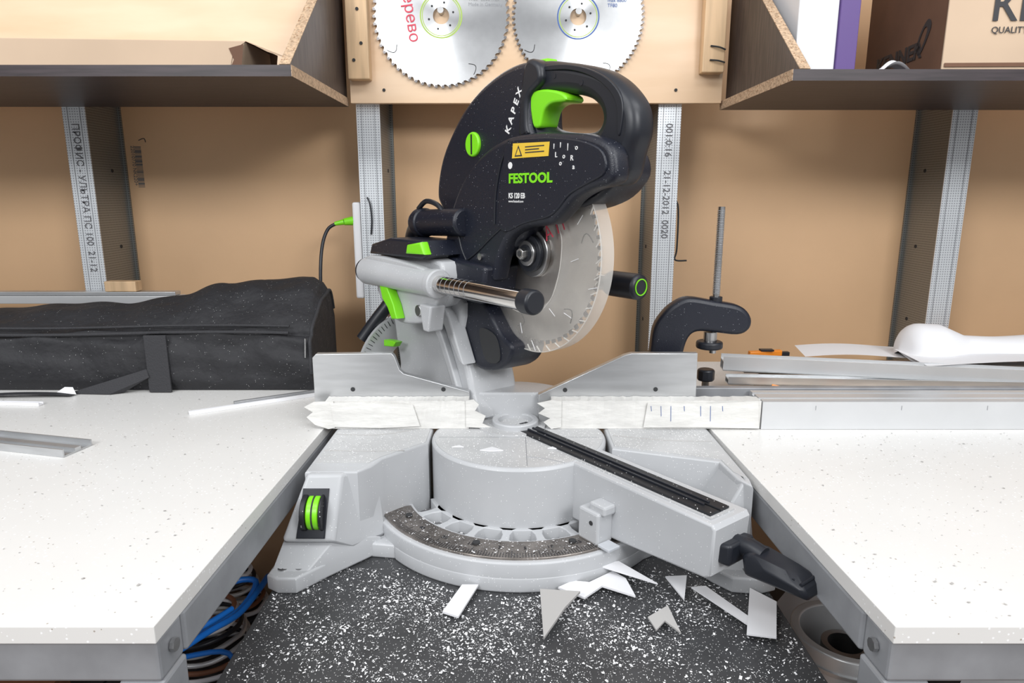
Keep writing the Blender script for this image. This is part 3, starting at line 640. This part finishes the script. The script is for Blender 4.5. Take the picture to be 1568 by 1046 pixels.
# clamp
group('hold_down_clamp')
cl=[(.218,.07),(.222,.105),(.226,.143),(.240,.168),(.258,.184),(.280,.192),(.32,.186),(.355,.180),(.372,.170),(.380,.155),(.376,.140),(.359,.132),(.32,.136),(.295,.137),(.282,.128),(.275,.105),(.270,.07)]
shape('clamp_arm',cm(cl,4),-1.083,-1.055,FRONT,M_blk,.007)
cyl('post',(.245,1.07,.0),(.245,1.07,.09),.012,M_steel)
cyl('threaded_rod',(.3245,1.07,.10),(.3245,1.07,.332),.0055,M_steel,seg=24)
tube('thread',[(.3245+.0056*math.cos(t*.8),1.07+.0056*math.sin(t*.8),.195+t*.00035) for t in range(0,380)],.0006,M_frame,n=1,res=1)
cyl('rod_nut',(.3245,1.07,.178),(.3245,1.07,.192),.010,M_blk2,seg=24,bev=.001)
cyl('pad',(.318,1.068,.108),(.318,1.068,.120),.021,M_blk2,seg=32,bev=.003)
cyl('pad_stem',(.318,1.068,.120),(.318,1.068,.135),.010,M_steel,seg=20)
group('clamp_knob')
cyl('knob',(.322,1.09,.048),(.322,1.09,.068),.014,M_blk2,bev=.003,seg=10); cyl('knob_stem',(.322,1.09,.0),(.322,1.09,.048),.006,M_steel)

# ---------------------------------------------------------------- tool bag
group('long_tool_bag')
XS=[-1.45,-1.2,-1.02,-.76,-.64,-.56,-.48,-.42,-.395,-.378,-.362]
ZB=[.128,.130,.133,.144,.158,.181,.190,.194,.192,.183,.164]
def lerp(x,A,B):
    for i in range(len(A)-1):
        if x<=A[i+1]: t=(x-A[i])/(A[i+1]-A[i]); t=max(0,min(1,t)); t=t*t*(3-2*t); return B[i]+(B[i+1]-B[i])*t
    return B[-1]
def bagpt(u,v):
    x=-1.45+(1.45-.362)*u
    zb=lerp(x,XS,ZB); zf=.106+.003*math.sin(9*x)
    wr=.0035*math.sin(23*x+4*math.sin(7*v))+.0022*math.sin(61*x+9*v)+.0015*math.sin(40*v+13*x)
    if x>-.55: wr+=.003*math.sin(55*(x+v*.12))*math.sin(30*v)
    prof=[(1.196,.001),(1.188,.02),(1.186,.055),(1.190,.085),(1.196,zf-.004),(1.203,zf+.003),(1.235,zf+(zb-zf)*.40),(1.275,zf+(zb-zf)*.8),(1.32,zb),(1.345,zb-.005),(1.365,zb*.7),(1.365,.001)]
    t=v*(len(prof)-1); i=min(int(t),len(prof)-2); f_=t-i
    y=prof[i][0]*(1-f_)+prof[i+1][0]*f_; z=prof[i][1]*(1-f_)+prof[i+1][1]*f_
    return (x,y-wr*math.sin(math.pi*min(1,v*2)),max(.001,z+wr*.7*(1 if z>.03 else 0)))
gb=grid('bag_shell',260,80,bagpt,M_fab)
ev=[bagpt(1,j/55) for j in range(56)]
mesh('bag_end',ev+[(-.352,1.28,.08)],[(i,i+1,56) for i in range(55)]+[(55,0,56)],M_fab,True)
tube('piping_front',[(x,1.191,.107+.003*math.sin(9*x)) for x in [-1.45+.05*i for i in range(22)]],.003,M_web)
tube('piping_end',[bagpt(1,j/24) for j in range(3,22)],.0035,M_web,n=2)
tube('zipper',[(x,1.197,.116+.003*math.sin(9*x)+.002) for x in [-1.45+.05*i for i in range(22)]],.0022,M_web)
box('strap_vertical',-.655,-.615,1.1785,1.1830,.001,.106,M_web,.001)
hull('strap_diag',[(-.655,1.179,.045),(-.70,1.176,.001),(-.80,1.170,.001),(-.650,1.176,.03),(-.72,1.165,.001)],M_web,.001)
grid('strap_floor',30,3,lambda u,v:(-.78-.5*u,1.150+.018*v-.01*math.sin(u*4),.003+.004*abs(math.sin(u*9))),M_web)
cyl('zipper_pull',(-.370,1.182,.065),(-.368,1.182,.100),.0018,M_steel,seg=10)
group('paper_scrap')
mesh('scrap',[(-.815,1.165,.004),(-.775,1.16,.003),(-.785,1.168,.014),(-.80,1.169,.014)],[(0,1,2,3)],M_paper)

group('aluminium_wall_rail')
box('rail_low',-1.9,-.685,1.385,1.414,.130,.146,M_aluL,.001); box('rail_top',-1.9,-.695,1.390,1.414,.1465,.154,M_alu,.001)
for i,x in enumerate((-1.6,-.85)): box('bracket_%d'%i,x-.02,x+.02,1.39,1.412,0,.1295,M_alu)
group('wood_block'); box('block',-.839,-.774,1.388,1.413,.1545,.176,M_pine,.002)

# power strip, plug, cable
group('power_strip')
box('strip_body',-.330,-.3125,1.425,1.475,.135,.335,M_paper,.004)
tube('lead',[(-.296,1.417,.345),(-.290,1.414,.33),(-.288,1.415,.30),(-.291,1.417,.27)],.0015,M_blk2)
group('power_cable')
cyl('plug',(-.331,1.435,.297),(-.349,1.43,.295),.0095,M_green,r2=.007,seg=20); cyl('plug_tail',(-.349,1.43,.295),(-.368,1.428,.291),.006,M_green,r2=.004,seg=16)
tube('cable',[(-.366,1.428,.291),(-.382,1.425,.280),(-.392,1.415,.25),(-.395,1.40,.20),(-.395,1.39,.12),(-.395,1.39,.006)],.0035,M_blk2)
group('wire_hook'); tube('hook',[(.347,1.538,.335),(.352,1.47,.33),(.350,1.45,.24),(.347,1.45,.215),(.372,1.45,.213)],.0018,M_dark)

# ---------------------------------------------------------------- left bench items
def bar(p0,p1,w,h,z,m,gname):
    p0=Vector(p0);p1=Vector(p1);ax=(p1-p0);L=ax.length;ax.normalize()
    f=fr((ax.x,ax.y,0),(-ax.y,ax.x,0),(0,0,1),(p0.x,p0.y,z))
    group(gname)
    box('base',0,L,-w/2,w/2,0,.002,m,f=f); box('web',0,L,-w/2,-w/2+.002,.002,h,m,f=f); box('web_top',0,L,-w*.1,w*.1,.002,h*.6,m,f=f); box('web_back',0,L,w/2-.002,w/2,.002,h*.8,m,f=f)
bar((-.86,.955),(-.605,.893),.048,.011,.0003,M_alu,'aluminium_angle_profile')
bar((-.526,1.055),(-.345,1.165),.010,.006,.0003,M_paper,'plastic_cable_trunking')
bar((-.47,1.10),(-.35,1.172),.012,.009,.0003,M_alu,'aluminium_strip')
bar((-1.0,1.12),(-.80,1.105),.012,.006,.0003,M_paper,'plastic_cable_trunking')

# ---------------------------------------------------------------- right bench clutter
group('scrap_plywood'); hull('board',[(.40,1.10,.0005),(1.2,1.08,.0005),(1.2,1.35,.0005),(.52,1.36,.0005),(.40,1.10,.018),(1.2,1.08,.018),(1.2,1.35,.018),(.52,1.36,.018)],M_pine,.001)
def hbar(gn,a,b,w,h,m):
    a=Vector(a);b=Vector(b);ax=b-a;L=ax.length;ax.normalize();y=Vector((-ax.y,ax.x,0)).normalized();z=ax.cross(y)
    f=fr(ax,y,z,a); group(gn)
    box('flange_low',0,L,0,w,0,.002,m,f=f); box('wall_near',0,L,0,.002,0,h,m,f=f); box('wall_far',0,L,w-.002,w,0,h,m,f=f); box('flange_mid',0,L,.002,w-.002,h*.6,h*.6+.002,m,f=f)
hbar('aluminium_channel',(.385,1.20,.036),(1.30,1.08,.020),.030,.026,M_aluL)
hbar('aluminium_channel',(.385,1.165,.0195),(1.10,1.115,.0195),.024,.014,M_alu)
hbar('aluminium_channel',(.44,1.245,.0195),(1.25,1.21,.0195),.03,.020,M_aluL)
group('paper_sheet')
grid('sheet_a',14,8,lambda u,v:(.56+.25*u+.02*v,1.26+.10*v,.045+.004*math.sin(5*u)+.003),M_paper)
group('paper_roll')
def curl(u,v):
    # half-rolled sheet lying along X, rounded at its left end, opening to the right
    x=.745+.60*u
    r=(.044*math.sqrt(max(0,1-(1-min(1,u/.06))**2)) if u<.06 else .044)-.016*max(0,min(1,(u-.12)/.08))+.018*max(0,(u-.3))
    a=math.pi*(-.12+1.24*v)
    return (x,1.275-r*1.15*math.cos(a)*(1+1.2*max(0,u-.2)),.045+r*1.15*math.sin(a)+.004*math.sin(9*u+3*v)+.010)
grid('roll',80,30,curl,M_paper)
grid('sheet_low',30,8,lambda u,v:(.74+.6*u,1.17+.11*v,.052+.010*math.sin(u*4)*(1-v)+.006*v),M_paper)
group('orange_utility_knife')
hull('knife_body',[(.462,1.282,.0405),(.53,1.295,.0405),(.53,1.308,.0405),(.462,1.295,.0405),(.462,1.282,.052),(.53,1.295,.052),(.53,1.308,.052),(.462,1.295,.052)],M_org,.002); box('knife_tip',.53,.545,1.297,1.307,.0405,.048,M_blk2)
box('knife_slider',.485,.510,1.286,1.300,.052,.055,M_blk2)
group('orange_clip')
hull('clip',[(.44,1.115,.0185),(.468,1.112,.0185),(.455,1.13,.0185),(.445,1.12,.034),(.462,1.118,.03)],M_org,.001)
group('orange_clip')
hull('clip',[(.565,1.10,.0185),(.60,1.098,.0185),(.59,1.112,.0185),(.575,1.105,.028),(.592,1.104,.026)],M_org,.001)

# ---------------------------------------------------------------- under-bench clutter
def carton(x0,x1,y0,y1,z1,m1,m2,nm):
    group(nm)
    box('body',x0,x1,y0,y1,-.584,z1-.004,m1,.002)
    box('flap_1',x0,(x0+x1)/2-.002,y0,y1,z1-.0035,z1,m2); box('flap_2',(x0+x1)/2+.002,x1,y0,y1,z1-.0035,z1,m2)
carton(-.80,-.345,.60,1.10,-.32,M_bin,M_bin,'storage_crate')
carton(.37,.80,.60,1.10,-.32,M_bin,M_bin,'storage_crate')
group('cardboard_tray'); box('tray',-.46,-.345,1.04,1.09,-.3195,-.13,M_card,.002)
group('blue_cable_coil')
tube('coil',[(-.355,.92,-.22),(-.352,.89,-.19),(-.350,.85,-.184),(-.36,.80,-.19),(-.375,.75,-.18),(-.39,.71,-.175),(-.42,.70,-.19),(-.41,.76,-.20),(-.37,.82,-.20),(-.36,.86,-.18),(-.40,.84,-.18),(-.43,.76,-.22),(-.43,.74,-.314)],.0042,M_blue)
tube('coil_b',[(-.36,.78,-.17),(-.375,.74,-.165),(-.40,.72,-.17),(-.43,.75,-.22),(-.38,.80,-.25),(-.37,.80,-.314)],.0035,M_blue)
for j,(cx,cy,r) in enumerate(((-.44,.86,.075),(-.43,.69,.065),(-.44,.98,.05))):
    group('led_strip_reel')
    for k in range(9):
        tube('turn_%d'%k,[(cx+(r-.004*k)*math.cos(a*.39),cy+(r-.004*k)*math.sin(a*.39),-.314+.011*k+.002*math.sin(a+k)) for a in range(16)],.0035,[M_aluL,M_blk2,M_paper,M_brown,M_aluL][k%5],closed=True,n=3,res=2)
group('wood_offcuts')
for k in range(6):
    a=.15*(k%3-1); x=-.575
    f=fr((math.cos(a),math.sin(a),0),(-math.sin(a),math.cos(a),0),(0,0,1),(x-.2,.64+.14*(k%3),-.3195+.02*(k//3)))
    box('stick_%d'%k,0,.17,0,.03,0,.0195,M_brown,f=f)
group('plastic_bag')
grid('bag',40,30,lambda u,v:(-.60+.10*u,.64+.16*v,-.318+.05*math.sin(math.pi*u)*math.sin(math.pi*v)+.004*abs(math.sin(19*u+7*v)*math.sin(23*v))),M_bag)
group('steel_reel'); cyl('reel',(.445,.80,-.3195),(.445,.80,-.215),.070,M_aluL,hole=.058,bev=.002); cyl('reel_core',(.445,.80,-.3195),(.445,.80,-.235),.030,M_steel,hole=.022)
for k in range(4): cyl('reel_rib_%d'%k,(.445,.80,-.30+.02*k),(.445,.80,-.296+.02*k),.0725,M_alu,hole=.069)
group('steel_reel'); cyl('reel',(.46,.665,-.3195),(.46,.665,-.235),.060,M_steel,hole=.050,bev=.002); cyl('reel_core',(.46,.665,-.3195),(.46,.665,-.25),.025,M_aluL,hole=.018)
group('laminate_sheet_scrap'); mesh('scrap',[(.385,.95,-.315),(.47,.96,-.20),(.50,.91,-.20),(.41,.90,-.315)],[(0,1,2,3)],M_off); mesh('scrap_b',[(.56,.76,-.315),(.60,.77,-.22),(.63,.69,-.22),(.59,.68,-.315)],[(0,1,2,3)],M_paper)

# ---------------------------------------------------------------- lights
def area(name,loc,sx,sy,power,target,color=(1,1,1)):
    l=D.lights.new(name,'AREA'); l.shape='RECTANGLE'; l.size=sx; l.size_y=sy; l.energy=power; l.color=color
    o=D.objects.new(name,l); COL.objects.link(o); o.location=(loc[0],loc[1],loc[2]+LIFT)
    o.rotation_euler=(Vector(target)-Vector(loc)).to_track_quat('-Z','Y').to_euler()
area('front_fill',(-.9,.1,1.75),1.5,.35,13,(-.5,.9,0),(.98,.99,1))
area('front_fill',(.9,.1,1.75),1.5,.35,13,(.5,.9,0),(.98,.99,1))
area('front_fill',(-1.25,-1.15,1.35),.9,.5,30,(-.2,1.3,.15),(.98,.99,1))  # fill light added behind the camera to brighten the wall
area('front_fill',(1.25,-1.15,1.35),.9,.5,30,(.2,1.3,.15),(.98,.99,1))  # second added fill, set apart to keep glare off the wall blades
w=D.worlds.new('workshop_ambient'); SC.world=w; w.use_nodes=True
nt=w.node_tree; bg=nt.nodes['Background']; tc=nt.nodes.new('ShaderNodeTexCoord'); sx=nt.nodes.new('ShaderNodeSeparateXYZ'); nt.links.new(tc.outputs['Generated'],sx.inputs[0])
mr=nt.nodes.new('ShaderNodeMapRange'); mr.inputs[1].default_value=-1; mr.inputs[2].default_value=1; nt.links.new(sx.outputs[2],mr.inputs[0])
rp=nt.nodes.new('ShaderNodeValToRGB'); e=rp.color_ramp.elements; e[0].position=.30; e[0].color=(.10,.09,.085,1); e[1].position=.80; e[1].color=(.80,.82,.85,1)
k=rp.color_ramp.elements.new(.5); k.color=(.42,.42,.43,1)
nt.links.new(mr.outputs[0],rp.inputs[0]); nt.links.new(rp.outputs[0],bg.inputs[0]); bg.inputs[1].default_value=.82
# ---------------------------------------------------------------- camera
c=D.cameras.new('camera'); c.lens=23.855; c.sensor_width=36; c.clip_start=.02
co=D.objects.new('camera',c); COL.objects.link(co); co.location=(0,0,.35+LIFT); co.rotation_euler=(math.radians(90-12.2),0,0); SC.camera=co
SC.view_settings.view_transform='Standard'
